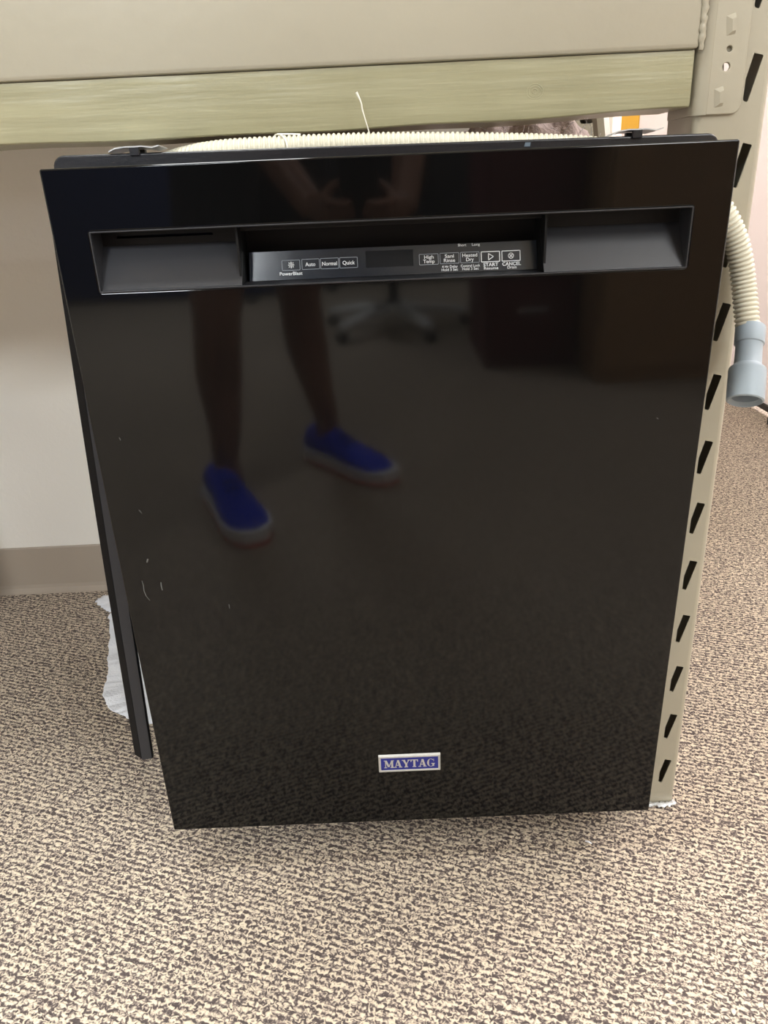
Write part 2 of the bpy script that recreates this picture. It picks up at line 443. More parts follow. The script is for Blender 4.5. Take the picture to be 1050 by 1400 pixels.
# ------------------------------------------------------------------ dishwasher
TILT, DROLL, DZ, DW, DH = .0184, -.0047, .0716, .605, .7695
def D(p):
    u, wv, v = p
    y2 = wv*math.cos(TILT)-v*math.sin(TILT); z2 = wv*math.sin(TILT)+v*math.cos(TILT)
    return Vector((u*math.cos(DROLL)-z2*math.sin(DROLL), y2, u*math.sin(DROLL)+z2*math.cos(DROLL)+DZ))
_O = D((0, 0, 0)); _A = Matrix([D((1, 0, 0))-_O, D((0, 1, 0))-_O, D((0, 0, 1))-_O]).transposed(); _Ai = _A.inverted()
def dplane(x, y, p0, nrm):
    """photo pixel -> door coordinates on a plane given in door coordinates"""
    d = _Ai @ ray(x, y); c = _Ai @ (CAM-_O)
    t = (Vector(p0)-c).dot(Vector(nrm))/d.dot(Vector(nrm))
    return c+d*t
dw = empty('dishwasher', (0, .3, 0))
tag(dw, 'black front control dishwasher with recessed handle standing on the carpet', 'dishwasher')
U0, U1, V0, V1 = -.2695, .2688, .6644, .7172
dp = plate('door_panel', rrect(-DW/2, DW/2, 0, DH, .0018, 3), [rrect(U0, U1, V0, V1, .0022, 3)[::-1]], 0, .018, M_door, dw, bev=.0014, tf=D)
# back wrap of the panel: a return flange that leaves the thin double line along the top edge
box('panel_return', -DW/2+.0025, DW/2-.0025, .0185, .024, .002, DH-.0025, M_black, dw, bev=.001).data.transform(Matrix.Identity(4))
def dbox(name, u0, u1, w0, w1, v0, v1, mt, bev=0, parent=None):
    o = box(name, u0, u1, w0, w1, v0, v1, mt, None, bev)
    for v in o.data.vertices: v.co = D(v.co)
    o.parent = parent or dw; bpy.context.view_layer.update(); o.matrix_parent_inverse = o.parent.matrix_world.inverted()
    return o
bpy.data.objects.remove(bpy.data.objects['panel_return'])
def frame_ring(name, u0, u1, v0, v1, t, w0, w1, mt, parent, bev=0):
    return plate(name, rrect(u0, u1, v0, v1, .0015, 2), [rrect(u0+t, u1-t, v0+t, v1-t, .001, 2)[::-1]], w0, w1, mt, parent, bev=bev, tf=D)
# the return is only a rim so that the pocket stays open
frame_ring('panel_return', -DW/2+.0025, DW/2-.0025, .002, DH-.0022, .012, .0182, .024, M_black, dw)
dbox('inner_door', -.285, .285, .062, .085, .03, DH-.012, M_black, bev=.004)
frame_ring('door_rim', -.29, .29, .012, DH-.006, .012, .0242, .0635, M_black, dw)
# handle pocket: bright rim, two sloping wings, back wall and deep middle grip with shade in their colour
frame_ring('pocket_rim', U0-.0002, U1+.0002, V0-.0002, V1+.0002, .0013, -.0006, .004, M_pocket, dw, bev=.0003)
WU0, WU1, GD = -.1394, .1388, .028
def poly(name, pts, faces, mt, parent=dw):
    return pyd(name, [D(p) for p in pts], faces, mt, parent)
FT = .7022
for (a, b, nm) in ((U0+.001, WU0, 'l'), (WU1, U1-.001, 'r')):
    pts = []
    for u in (a, b): pts += [(u, .003, V0+.0012), (u, GD, FT), (u, GD+.004, FT), (u, .007, V0+.0012)]
    poly('pocket_wing', pts, [(0, 4, 5, 1), (1, 5, 6, 2), (2, 6, 7, 3), (3, 7, 4, 0), (0, 1, 2, 3), (4, 7, 6, 5)], M_pocket)
    # back wall over the wing
    bw = GD+.0005
    if nm == 'l':
        plate('pocket_back_wall', [(a, FT-.002), (b, FT-.002), (b, V1-.001), (a, V1-.001)],
              [[(-.2545, .7085), (-.1655, .7085), (-.1655, .7108), (-.2545, .7108)][::-1]], bw, bw+.003, M_pocketshade, dw, tf=D)
    else:
        dbox('pocket_back_wall', a, b, bw, bw+.003, FT-.002, V1-.001, M_pocketshade)
    e = a if nm == 'l' else b
    s = 1 if nm == 'l' else -1
    dbox('pocket_end_wall', min(e, e-.003*s), max(e, e-.003*s), .002, GD+.003, V0, V1, M_pocket)
dbox('pocket_top', U0, U1, .0185, .060, V1-.0005, V1+.002, M_pocketshade)
dbox('pocket_floor', U0, U1, .002, .060, V0-.003, V0+.0004, M_pocket)
# deep grip cavity
for (e, s) in ((WU0, -1), (WU1, 1)):
    dbox('grip_side_wall', min(e, e+.002*s), max(e, e+.002*s), .008, .060, V0, V1, M_pocketshade)
dbox('grip_back_wall', WU0, WU1, .058, .0605, V0, V1, M_pocketshade)
dbox('grip_lip', WU0, WU1, .020, .026, V1-.006, V1-.0005, M_pocketshade, bev=.001)
# sloping glossy console
PT = (-.0, .0385, .6906); PB = (0., .0300, .6652)
PN = Vector((0, PT[2]-PB[2], -(PT[1]-PB[1]))).normalized(); PN = Vector((0, -PN.y, -PN.z)) if PN.y > 0 else PN
PU = Vector((1, 0, 0)); PS = Vector((0, PT[1]-PB[1], PT[2]-PB[2])).normalized()
PAN0, PAN1 = -.1362, .1385
def PP(a, b, lift=0): # panel coordinates (a across, b up the slope from the lower edge) -> door coords
    return Vector((a, PB[1], PB[2]))+PS*b+PN*lift
PL = (Vector(PT)-Vector(PB)).length
if True:
    bm = bmesh.new()
    pts = [D(PP(PAN0, 0)), D(PP(PAN1, 0)), D(PP(PAN1-.001, PL)), D(PP(PAN0+.001, PL))]
    back = [D(PP(PAN0-.0030, -.0006, -.005)), D(PP(PAN1+.0030, -.0006, -.005)), D(PP(PAN1+.0008, PL, -.005)), D(PP(PAN0-.0008, PL, -.005))]
    A_ = [bm.verts.new(p) for p in pts]; B_ = [bm.verts.new(p) for p in back]
    bm.faces.new(A_); bm.faces.new(B_[::-1])
    for k in range(4): bm.faces.new((A_[k], B_[k], B_[(k+1) % 4], A_[(k+1) % 4]))
    cpn = bm_obj('control_panel', bm, M_panel, dw)
    cpn['label'] = 'glossy sloping control console with white printed buttons'
def pxp(x, y):
    q = dplane(x, y, PB, PN)
    return Vector((q.x, (q-Vector((0, PB[1], PB[2]))).dot(PS)))
def pscale(x, y):
    return (pxp(x+1, y)-pxp(x-1, y)).length/2, abs((pxp(x, y+1)-pxp(x, y-1)).y)/2
LIFT = .00025
def print_text(s, x, y, wpx, hpx, mt=M_print, bold=.012, name='button_text', sp=1.0):
    V, F = text_mesh(s, bold, sp)
    x0 = min(v.x for v in V); x1 = max(v.x for v in V)
    kx, ky = pscale(x, y); c = pxp(x, y)
    sx = wpx*kx/(x1-x0); sy = hpx*ky/.70
    pyd(name, [D(PP(c.x+(v.x-(x0+x1)/2)*sx, c.y+(v.y-.35)*sy, LIFT)) for v in V], F, mt, cpn)
def print_poly(name, polys, mt):
    V = []; F = []
    for p in polys:
        F.append(tuple(range(len(V), len(V)+len(p)))); V += [D(PP(a, b, LIFT)) for a, b in p]
    pyd(name, V, F, mt, cpn)
def seg2(p, q, t):
    p = Vector(p); q = Vector(q); d = (q-p).normalized(); nn = Vector((-d.y, d.x))*t/2
    return [tuple(p-nn), tuple(q-nn), tuple(q+nn), tuple(p+nn)]
def print_box(x0, x1, y0, y1, t, mt):
    cx, cy = (x0+x1)/2, (y0+y1)/2
    kx, ky = pscale(cx, cy); c = pxp(cx, cy); hw = (x1-x0)/2*kx; hh = ((y1-y0)-.8)/2*ky
    pl = []
    R_ = rrect(c.x-hw, c.x+hw, c.y-hh, c.y+hh, .0008, 3); r_ = rrect(c.x-hw+t, c.x+hw-t, c.y-hh+t, c.y+hh-t, .0005, 3)
    for k in range(len(R_)): pl.append([R_[k], R_[(k+1) % len(R_)], r_[(k+1) % len(R_)], r_[k]])
    print_poly('button_outline', pl, mt)
for (x0, x1, y0, y1, t, mt) in [(385.4, 410.4, 355.2, 370.3, .0004, M_printdim), (412.6, 437, 353.6, 368.8, .0004, M_printdim),
        (438.2, 463.2, 352.4, 368, .0004, M_printdim), (464.3, 489, 351.2, 366.8, .0004, M_printdim),
        (573, 599.4, 346.7, 362.5, .0004, M_printdim), (601.3, 627.7, 345.2, 361, .0004, M_printdim), (629.3, 655.4, 344, 359.8, .0004, M_printdim),
        (657.4, 683.6, 343, 358.8, .0008, M_print), (685.6, 711.5, 341.8, 357.6, .0008, M_print)]:
    print_box(x0, x1, y0, y1, t, mt)
for a in [('PowerBlast', 398, 374, 31, 4.6), ('Auto', 424.3, 361.3, 13.8, 5.2), ('Normal', 450.6, 360.2, 20.5, 5.2), ('Quick', 476.8, 359, 16.8, 5.2),
          ('High', 586.4, 351.4, 13, 4.8), ('Temp', 586.4, 357.3, 15.5, 4.8), ('Sani', 614.3, 350, 12.5, 4.8), ('Rinse', 614.5, 355.9, 15.5, 4.8),
          ('Heated', 642.2, 348.7, 20.5, 4.8), ('Dry', 642.5, 354.6, 10.5, 4.8), ('START', 671, 361.6, 20.5, 4.6), ('CANCEL', 699.4, 360.4, 25.5, 4.6)]:
    print_text(*a, bold=.022 if a[0] in ('START', 'CANCEL') else .012)
for a in [('4 Hr Delay', 615, 364.4, 21.5, 3.6), ('Hold 3 Sec', 615, 368.6, 22.5, 3.6), ('Control Lock', 643.2, 363.1, 26.5, 3.6), ('Hold 3 Sec', 643.2, 367.3, 22.5, 3.6),
          ('Short', 631.7, 335, 11.5, 3.4), ('Long', 650.6, 334.2, 11, 3.4), ('Resume', 671.4, 366.4, 19.5, 3.9), ('Drain', 699.9, 365.2, 12.5, 3.9)]:
    print_text(*a, bold=.01)
# icons
kx, ky = pscale(398, 362); c = pxp(398.1, 362.4); r = 4.2*kx
pl = []
for k in range(8):
    a = k*math.pi/4; p0 = (c.x+r*(.15 if k % 2 == 0 else .62)*math.cos(a), c.y+r*(.15 if k % 2 == 0 else .62)*math.sin(a))
    p1 = (c.x+r*(1.0 if k % 2 == 0 else 1.05)*math.cos(a), c.y+r*(1.0 if k % 2 == 0 else 1.05)*math.sin(a)); pl.append(seg2(p0, p1, .0008))
print_poly('spray_icon', pl, M_print)
c = pxp(670.6, 350.9); kx, ky = pscale(670, 351)
tri = [(c.x-2.8*kx, c.y-4.2*kx), (c.x-2.8*kx, c.y+4.2*kx), (c.x+4*kx, c.y)]
print_poly('start_icon', [seg2(tri[k], tri[(k+1) % 3], .0007) for k in range(3)], M_print)
c = pxp(698.5, 349.6); r = 4.0*kx
ring = []
for k in range(16):
    a, b = 2*math.pi*k/16, 2*math.pi*(k+1)/16
    ring.append([(c.x+r*math.cos(a), c.y+r*math.sin(a)), (c.x+r*math.cos(b), c.y+r*math.sin(b)), (c.x+.8*r*math.cos(b), c.y+.8*r*math.sin(b)), (c.x+.8*r*math.cos(a), c.y+.8*r*math.sin(a))])
ring += [seg2((c.x-r*.5, c.y-r*.5), (c.x+r*.5, c.y+r*.5), .0008), seg2((c.x-r*.5, c.y+r*.5), (c.x+r*.5, c.y-r*.5), .0008)]
print_poly('cancel_icon', ring, M_print)
a = pxp(500.5, 366.2); b = pxp(564.5, 340.8)
print_poly('display_window', [[(a.x, a.y), (b.x, a.y), (b.x, b.y), (a.x, b.y)]], M_display)

# nameplate
BU0, BU1, BV0, BV1 = -.0378, .0378, .0834, .1098
bd = empty('x', (0, 0, 0)); bpy.data.objects.remove(bd)
bm = bmesh.new()
def rect(u0, u1, v0, v1, wv): return [bm.verts.new(D((u, wv, v))) for u, v in ((u0, v0), (u1, v0), (u1, v1), (u0, v1))]
a = rect(BU0, BU1, BV0, BV1-.001, -.0003); b = rect(BU0+.0005, BU1-.0005, BV0+.0005, BV1-.0026, -.0028)
c = rect(BU0+.0026, BU1-.0026, BV0+.0026, BV1-.0046, -.0028); d = rect(BU0+.0030, BU1-.0030, BV0+.0030, BV1-.0050, -.0022)
for p, q in ((a, b), (b, c), (c, d)):
    for k in range(4): bm.faces.new((p[k], p[(k+1) % 4], q[(k+1) % 4], q[k]))
bm.faces.new(d); bm.faces.new(a[::-1])
badge = bm_obj('badge', bm, M_silver, dw); badge['label'] = 'silver framed blue maker nameplate'
bl = pyd('badge_field', [D(p) for p in ((BU0+.0029, -.0023, BV0+.0029), (BU1-.0029, -.0023, BV0+.0029), (BU1-.0029, -.0023, BV1-.0049), (BU0+.0029, -.0023, BV1-.0049))], [(0, 1, 2, 3)], M_blue, badge)
# slab serif capitals drawn from strokes
def bar(x0, z0, x1, z1, t): # slanted stroke with horizontal ends, t = horizontal width
    return [(x0-t/2, z0), (x0+t/2, z0), (x1+t/2, z1), (x1-t/2, z1)]
def serif(x, z, wd, up): return [(x-wd/2, z), (x+wd/2, z), (x+wd/2, z+.10*up), (x-wd/2, z+.10*up)]
def arcpoly(cx, cz, rx, rz, t, a0, a1, n=14):
    out = []
    for k in range(n):
        a, b = math.radians(a0+(a1-a0)*k/n), math.radians(a0+(a1-a0)*(k+1)/n)
        ta = t*(.35+.65*abs(math.cos(a))); tb = t*(.35+.65*abs(math.cos(b)))
        out.append([(cx+rx*math.cos(a), cz+rz*math.sin(a)), (cx+rx*math.cos(b), cz+rz*math.sin(b)), (cx+(rx-tb)*math.cos(b), cz+(rz-tb*.5)*math.sin(b)), (cx+(rx-ta)*math.cos(a), cz+(rz-ta*.5)*math.sin(a))])
    return out
LET = {
 'M': (1.22, [bar(.20, 0, .20, 1, .10), bar(1.0, 0, 1.0, 1, .24), bar(.60, .12, .22, 1, .26), bar(.60, .12, .98, 1, .12), serif(.20, 0, .34, 1), serif(1.0, 0, .44, 1), serif(.16, 1, .32, -1), serif(1.04, 1, .36, -1)]),
 'A': (1.00, [bar(.16, 0, .48, 1, .10), bar(.80, 0, .50, 1, .25), serif(.16, 0, .34, 1), serif(.80, 0, .42, 1), [(.26, .27), (.72, .27), (.70, .37), (.29, .37)]]),
 'Y': (1.00, [bar(.50, 0, .50, .48, .24), bar(.48, .42, .18, 1, .26), bar(.54, .42, .84, 1, .11), serif(.5, 0, .46, 1), serif(.18, 1, .42, -1), serif(.84, 1, .34, -1)]),
 'T': (.98, [bar(.49, 0, .49, 1, .25), serif(.49, 0, .46, 1), [(.04, .90), (.94, .90), (.94, 1), (.04, 1)], [(.04, .66), (.10, .66), (.20, .92), (.04, .92)], [(.94, .66), (.88, .66), (.78, .92), (.94, .92)]]),
 'G': (1.05, arcpoly(.52, .5, .46, .52, .24, 48, 318) + [bar(.82, .05, .82, .42, .22), serif(.80, .44, .44, -1), [(.84, .68), (.90, .68), (.90, 1), (.84, 1)]]),
}
word = 'MAYTAG'; tot = sum(LET[c][0] for c in word)
hgt = .0118; wid = .0625; sxl = wid/tot; x = -wid/2; V = []; F = []
for ci, ch in enumerate(word):
    adv, pls = LET[ch]
    for pi, p in enumerate(pls):
        F.append(tuple(range(len(V), len(V)+len(p))))
        V += [D((x+q[0]*sxl, -.0026-.00001*pi, BV0+.0065+q[1]*hgt)) for q in p]
    x += adv*sxl
pyd('badge_lettering', V, F, M_silver, badge)

# scuffs on the enamel
def scuff(pts, t):
    P = [dplane(px, py, (0, -.0001, 0), (0, 1, 0)) for px, py in pts]; V = []; F = []
    for i, p in enumerate(P):
        tt = t*(.4+.6*math.sin(math.pi*(i+.5)/len(P))); V += [D(p+Vector((-tt/2, -.0001, 0))), D(p+Vector((tt/2, -.0001, 0)))]
        if i: F.append((2*i-2, 2*i-1, 2*i+1, 2*i))
    pyd('scuff', V, F, M_scuff, dw)
scuff([(194, 794), (196, 800), (197, 808), (200, 815), (205, 821)], .0009)
scuff([(220, 796), (220.5, 801), (222, 807)], .0012)
scuff([(202, 764), (201, 769)], .0018)
scuff([(190, 697), (194, 702)], .0008)
scuff([(163, 598), (165, 602)], .0008)
scuff([(898, 571), (900, 573)], .0012)
scuff([(313, 826), (314, 832)], .0008)

# tub: flange frame round the door, steel box, blanket, base and feet
TROLL = -.0125
def TR(p):
    x, y, z = p
    return Vector((x*math.cos(TROLL)-(z-.5)*math.sin(TROLL)*.35, y, z+x*math.sin(TROLL)))
FZ = .8512
plate('tub_flange', rrect(-.3100, .3115, .095, FZ, [.004, .004, .011, .011], 6), [rrect(-.275, .275, .13, FZ-.022, .015, 4)[::-1]], .046, .056, M_black, dw, bev=.0016, tf=TR)
box('tub', -.280, .280, .056, .58, .11, .818, M_black, dw, bev=.006)
bm = bmesh.new(); nx, ny = 96, 56; G = []
for j in range(ny+1):
    row = []
    for i in range(nx+1):
        x = -.283+.566*i/nx; y = .062+.51*j/ny
        e = min(1, min(i, nx-i)/6, min(j, ny-j)/4)
        z = .821+e*(.004+.010*noise.noise((x*9, y*9, 0))+.006*noise.noise((x*38, y*38, 3))+.004*noise.noise((x*110, y*110, 5)))
        z += e*max(0, min(1, (y-.20)/.15))*(.026+.022*noise.noise((x*14, y*14, 9))+.012*abs(noise.noise((x*60, y*60, 2))))
        z += e*.050*math.exp(-((x-.16)/.13)**2-((y-.245)/.05)**2)*(.8+.5*noise.noise((x*30, y*30, 7))+.25*noise.noise((x*90, y*90, 1)))
        row.append(bm.verts.new((x, y, max(z, .8190))))
    G.append(row)
for j in range(ny):
    for i in range(nx): bm.faces.new((G[j][i], G[j][i+1], G[j+1][i+1], G[j+1][i]))
ibl = bm_obj('insulation_blanket', bm, M_blanket, dw, smooth=True)
ibl['label'] = 'dusty pinkish grey felt blanket'
# loose fibres of the blanket
bm = bmesh.new()
for k in range(240):
    if k < 60: x, y, z = random.uniform(-.275, -.20), random.uniform(.06, .10), .838
    else: x = random.uniform(-.26, .26); y = random.uniform(.14, .36); z = .842+random.uniform(0, .016)
    p = Vector((x, y, z)); q = []
    d = Vector((random.uniform(-1, 1), random.uniform(-.4, .4), random.uniform(-.2, .8))).normalized()
    for s in range(5):
        q.append(p.copy()); d = (d+Vector((random.uniform(-.6, .6), random.uniform(-.4, .4), random.uniform(-.6, .4)))).normalized(); p += d*.005
    addtube(bm, q, .00022, 3, False)
fb = bm_obj('loose_fibres', bm, M_felt, dw); fb['kind'] = 'stuff'
box('base_frame', -.270, .270, .10, .57, .045, .108, M_black, dw, bev=.003)
box('toe_panel', -.272, .272, .088, .098, .022, .108, M_black, dw, bev=.001)
for fx in (-.25, .25):
    for fy in (.13, .53):
        lathe('levelling_foot', [(.016, 0), (.018, .003), (.016, .008), (.007, .010), (.007, .05)], Matrix.Translation((fx, fy, 0)), M_zinc, dw, 16)
# side trim: a bent black strip hanging loose from the flange
bm = bmesh.new(); RR = []
top = hit(61, 280, 1, .030); bot = hit(182, 1038, 1, .030); top_t, bot_t = top, bot
for i in range(25):
    t = i/24; c = top.lerp(bot, t)
    bow = .0016*math.sin(math.pi*t)
    pf = [(0, .008), (.0108, -.001), (.0120, -.0012), (.0150, .0000), (.0150, .0014), (.0120, .0004), (.0012, .0095)]
    RR.append([bm.verts.new((c.x-bow+a, c.y+b, c.z+(.0012*(a > .008) if i == 24 else 0))) for a, b in pf])
for a, b in zip(RR, RR[1:]):
    for k in range(7): bm.faces.new((a[k], a[(k+1) % 7], b[(k+1) % 7], b[k]))
bm.faces.new(RR[0]); bm.faces.new(RR[-1][::-1])
st = bm_obj('side_trim', bm, M_trim, dw); st['label'] = 'loose black edge strip splayed out at the bottom'
bm = bmesh.new(); RR = []
for i in range(25):
    t = i/24; c = top_t.lerp(bot_t, t); bow = .0016*math.sin(math.pi*t)
    RR.append([bm.verts.new((c.x-bow+a, c.y+b, c.z)) for a, b in ((.0118, -.0016), (.0240, -.0006), (.0246, .0010), (.0246, .0060), (.0236, .0060), (.0232, .0012), (.0118, -.0002))])
for a, b in zip(RR, RR[1:]):
    for k in range(7): bm.faces.new((a[k], a[(k+1) % 7], b[(k+1) % 7], b[k]))
bm.faces.new(RR[0]); bm.faces.new(RR[-1][::-1])
bm_obj('trim_face', bm, mat('grey_trim', (.016, .017, .021), .45), st)  # right face of the strip, a lighter grey than the left
# mounting brackets standing over the flange
for (px, py) in ((187, 206), (866, 182.5)):
    c = hit(px, py, 1, .055)
    bm = bmesh.new(); hw = .019; V = []
    xs_ = [-.023, -.017, -.008, 0, .008, .017, .024]; zs_ = [-.0012, .0012, .0022, .0020, .0022, .0008, .0022]
    for yy in (-.012, .020):
        for k, xx in enumerate(xs_): V.append(bm.verts.new((c.x+xx, c.y+yy, c.z+zs_[k]+(.0014 if yy < 0 else 0))))
    V2 = [bm.verts.new(v.co-Vector((0, 0, .0011))) for v in V]
    n = len(xs_)
    for k in range(n-1):
        if True:
            bm.faces.new((V[k], V[k+1], V[n+k+1], V[n+k])); bm.faces.new((V2[k+1], V2[k], V2[n+k], V2[n+k+1]))
            bm.faces.new((V[k+1], V[k], V2[k], V2[k+1])); bm.faces.new((V[n+k], V[n+k+1], V2[n+k+1], V2[n+k]))
    bm.faces.new((V[0], V[n], V2[n], V2[0])); bm.faces.new((V[2*n-1], V[n-1], V2[n-1], V2[2*n-1]))
    br = bm_obj('mounting_bracket', bm, M_zinc, dw); br['label'] = 'small zinc mounting bracket'
    box('bracket_stem', c.x-.006, c.x+.007, .057, .064, .800, c.z+.001, M_black, br, bev=.001)
    box('bracket_clip', c.x-.004, c.x+.005, c.y-.0115, c.y-.008, c.z-.0045, c.z+.0035, M_black, br, bev=.0006)
pyd('tape_bit', [TR(p)+Vector((0, 0, 0)) for p in ((.1290, .0452, FZ-.0060), (.1345, .0452, FZ-.0060), (.1350, .0452, FZ-.0025), (.1300, .0452, FZ-.0025))], [(0, 1, 2, 3)], mat('pale_blue_tape', (.12, .16, .20), .4), dw)

# corrugated drain hose
ctrl = [(-.270, .36, .815), (-.262, .27, .827), (-.243, .170, .8370), (-.212, .107, .8455), (-.160, .0775, .8512), (-.09, .0722, .8522), (0, .0715, .8510), (.09, .0715, .8470), (.16, .0715, .8425), (.205, .0715, .8380),
        (.255, .0715, .8270), (.295, .0680, .8100), (.3180, .0650, .7930), (.3365, .0615, .7690), (.3510, .0600, .7400), (.3595, .0570, .7060), (.3632, .0450, .6680)]
path = spline_pts(ctrl, 24)
# resample by length so that the ribs are even
cum = [0]
for a, b in zip(path, path[1:]): cum.append(cum[-1]+(b-a).length)
RIB = .0047; step = RIB/8; L_ = cum[-1]; P = []; j = 0; s = 0
while s < L_:
    while cum[j+1] < s: j += 1
    t = (s-cum[j])/(cum[j+1]-cum[j]); P.append(path[j].lerp(path[j+1], t)); s += step
rad = []
for i in range(len(P)):
    ph = (i % 8)/8
    rad.append(.0122-.0023*(abs(2*ph-1)**2.2))
bm = bmesh.new(); addtube(bm, P, rad, 20)
hose = bm_obj('drain_hose', bm, M_hose, dw, smooth=True); hose['label'] = 'ivory corrugated drain hose looped over the top'
top = hit(1026, 447, 1, .0450); bot = hit(1018.5, 549, 1, .0000)
ax = (top-bot).normalized(); q = Vector((0, 0, 1)).rotation_difference(ax)
ln = (top-bot).length
mt_ = Matrix.Translation(bot) @ q.to_matrix().to_4x4()
k = ln; RS_ = .93
prof = [(.0105, .35*k), (.0135, .05*k), (.0142, .004), (.0172, .0), (.0188, .0010), (.0192, .0035), (.0192, .40*k), (.0186, .43*k), (.0150, .47*k), (.0140, .485*k), (.0137, .74*k), (.0140, .755*k), (.0153, .765*k), (.0155, .78*k), (.0155, .985*k), (.0148, 1.0*k), (.0118, 1.005*k)]
cn = lathe('hose_connector', [(r*RS_, z) for r, z in prof], mt_, M_rubber, hose, 36); cn['label'] = 'grey rubber stepped coupling'
# ties round the hose
i0 = min(range(len(P)), key=lambda i: (P[i]-Vector((-.096, .072, .852))).length)
c = P[i0]; T = (P[i0+1]-P[i0]).normalized(); N_ = Vector((0, 0, 1)); B_ = T.cross(N_).normalized()
tube('string_tie', [c+T*(.010*math.sin(a*.3)-.004)+(N_*math.cos(a*.3)+B_*math.sin(a*.3))*.0132 for a in range(0, 22)]+[c+T*.008+N_*.0128, c+T*.018+N_*.0120], .0008, M_tie, hose, seg=6)
a = hit(505, 182, 1, .0680); b = hit(496, 152, 1, .0655); b2 = hit(493.5, 140, 1, .0650); c = hit(487, 126, 1, .0645)
tube('tie_tail', spline_pts([a+Vector((.001, .004, -.004)), a, b, b2, c], 6), [.0006]*12+[.0007]*6+[.0007+.0001*i for i in range(7)], M_tie, hose, seg=6)

# ------------------------------------------------------------------ white felt on the floor
def floor_sheet(name, px, mt, z0, amp, label, cat, thick=.0008, dens=5, seed=0):
    P_ = []
    rnd = random.Random(seed)
    loop = [hit(x, y, 2, 0) for x, y in px]
    fine = []
    for a, b in zip(loop, loop[1:]+loop[:1]):
        for k in range(dens):
            p = a.lerp(b, k/dens); fine.append(p+Vector((rnd.uniform(-1, 1), rnd.uniform(-1, 1), 0))*.0022)
    bm = bmesh.new()
    vs_ = [bm.verts.new((p.x, p.y, 0)) for p in fine]
    bm.faces.new(vs_)
    bmesh.ops.triangulate(bm, faces=bm.faces[:])
    for _ in range(2):
        bmesh.ops.subdivide_edges(bm, edges=[e for e in bm.edges if e.calc_length() > .012], cuts=1)
        bmesh.ops.triangulate(bm, faces=[f for f in bm.faces if len(f.verts) > 3])
    for v in bm.verts:
        v.co.z = z0+amp*(.5+.5*noise.noise((v.co.x*22, v.co.y*22, seed)))+amp*.25*noise.noise((v.co.x*90, v.co.y*90, seed))
        v.co.z = max(v.co.z, .0012)
    bmesh.ops.recalc_face_normals(bm, faces=bm.faces)
    ext = bmesh.ops.extrude_face_region(bm, geom=bm.faces[:])
    for g in ext['geom']:
        if isinstance(g, bmesh.types.BMVert): g.co.z -= thick
    o = bm_obj(name, bm, mt, smooth=True); tag(o, label, cat); return o
floor_sheet('felt_sheet', [(149, 842), (150, 862), (150, 885), (148, 905), (147, 925), (143, 940), (141, 950), (144, 964), (152, 973), (163, 979), (175, 985), (190, 991), (207, 992), (236, 985), (262, 955), (262, 900), (246, 862), (205, 838), (170, 835)],
            M_felt, .002, .005, 'ragged white felt sheet lying on the carpet beside the dishwasher', 'felt sheet', seed=2)
floor_sheet('felt_scrap', [(131, 826), (138, 820), (147, 817), (158, 818), (170, 824), (168, 833), (158, 838), (150, 841), (141, 835), (137, 831)],
            M_felt, .002, .008, 'small torn white felt scrap on the carpet near the wall base', 'felt scrap', seed=5)
floor_sheet('plastic_film', [(884, 1097), (895, 1099), (908, 1098), (921, 1096), (923, 1100), (919, 1104), (906, 1105), (892, 1104), (882, 1104)],
            M_film, .0018, .003, 'shiny clear plastic film scrap at the foot of the rack upright', 'plastic film', seed=3)
p = hit(805, 1152, 2, .003)
bm = bmesh.new(); addtube(bm, [p+Vector((-.004, .003, 0)), p+Vector((0, .0005, .001)), p+Vector((.0035, -.002, 0))], [.0008, .0013, .0006], 6)
tag(bm_obj('lint_scrap', bm, M_felt), 'tiny white lint scrap on carpet under the dishwasher door', 'lint')

# ------------------------------------------------------------------ aisle beyond the upright
pt = empty('partition', (1.33, 2.2, 0)); tag(pt, 'white office partition panel with black bottom rail and foot', 'partition')
box('panel', 1.312, 1.348, .75, 3.72, .055, 1.55, M_part, pt, bev=.003)
box('bottom_rail', 1.308, 1.352, .75, 3.72, .034, .056, M_char, pt, bev=.002)
box('top_rail', 1.309, 1.351, .75, 3.72, 1.55, 1.575, M_char, pt, bev=.002)
for yy in (.95, 1.72, 3.4):
    box('foot', 1.285, 1.375, yy-.025, yy+.025, .006, .036, M_char, pt, bev=.006)
    lathe('foot_glide', [(.016, 0), (.018, .003), (.016, .010), (.006, .012), (.006, .02)], Matrix.Translation((1.30, yy, 0)), M_char, pt, 12)
a = hit(850, 158, 0, 1.3095); b = hit(873, 172.5, 0, 1.3095)
bm = bmesh.new(); addbox(bm, 1.3085, 1.3118, b.y, a.y-.005, b.z-.01, a.z+.04)
tag(bm_obj('paper_note', bm, M_yellow), 'yellow paper note stuck on the white partition', 'paper note')
t = empty('added_shade_box', (-1.27, .55, 0)); tag(t, 'unseen brown box added to shade the left end of the cream wall', 'added shade box')  # out of view, added to cast a shadow on the wall and floor
box('box_body', -1.55, -.895, .36, .765, 0, .50, M_card, t, bev=.002)
box('box_flap', -1.55, -.895, .36, .564, .50, .503, M_card, t); box('box_flap', -1.55, -.895, .566, .765, .50, .503, M_card, t)

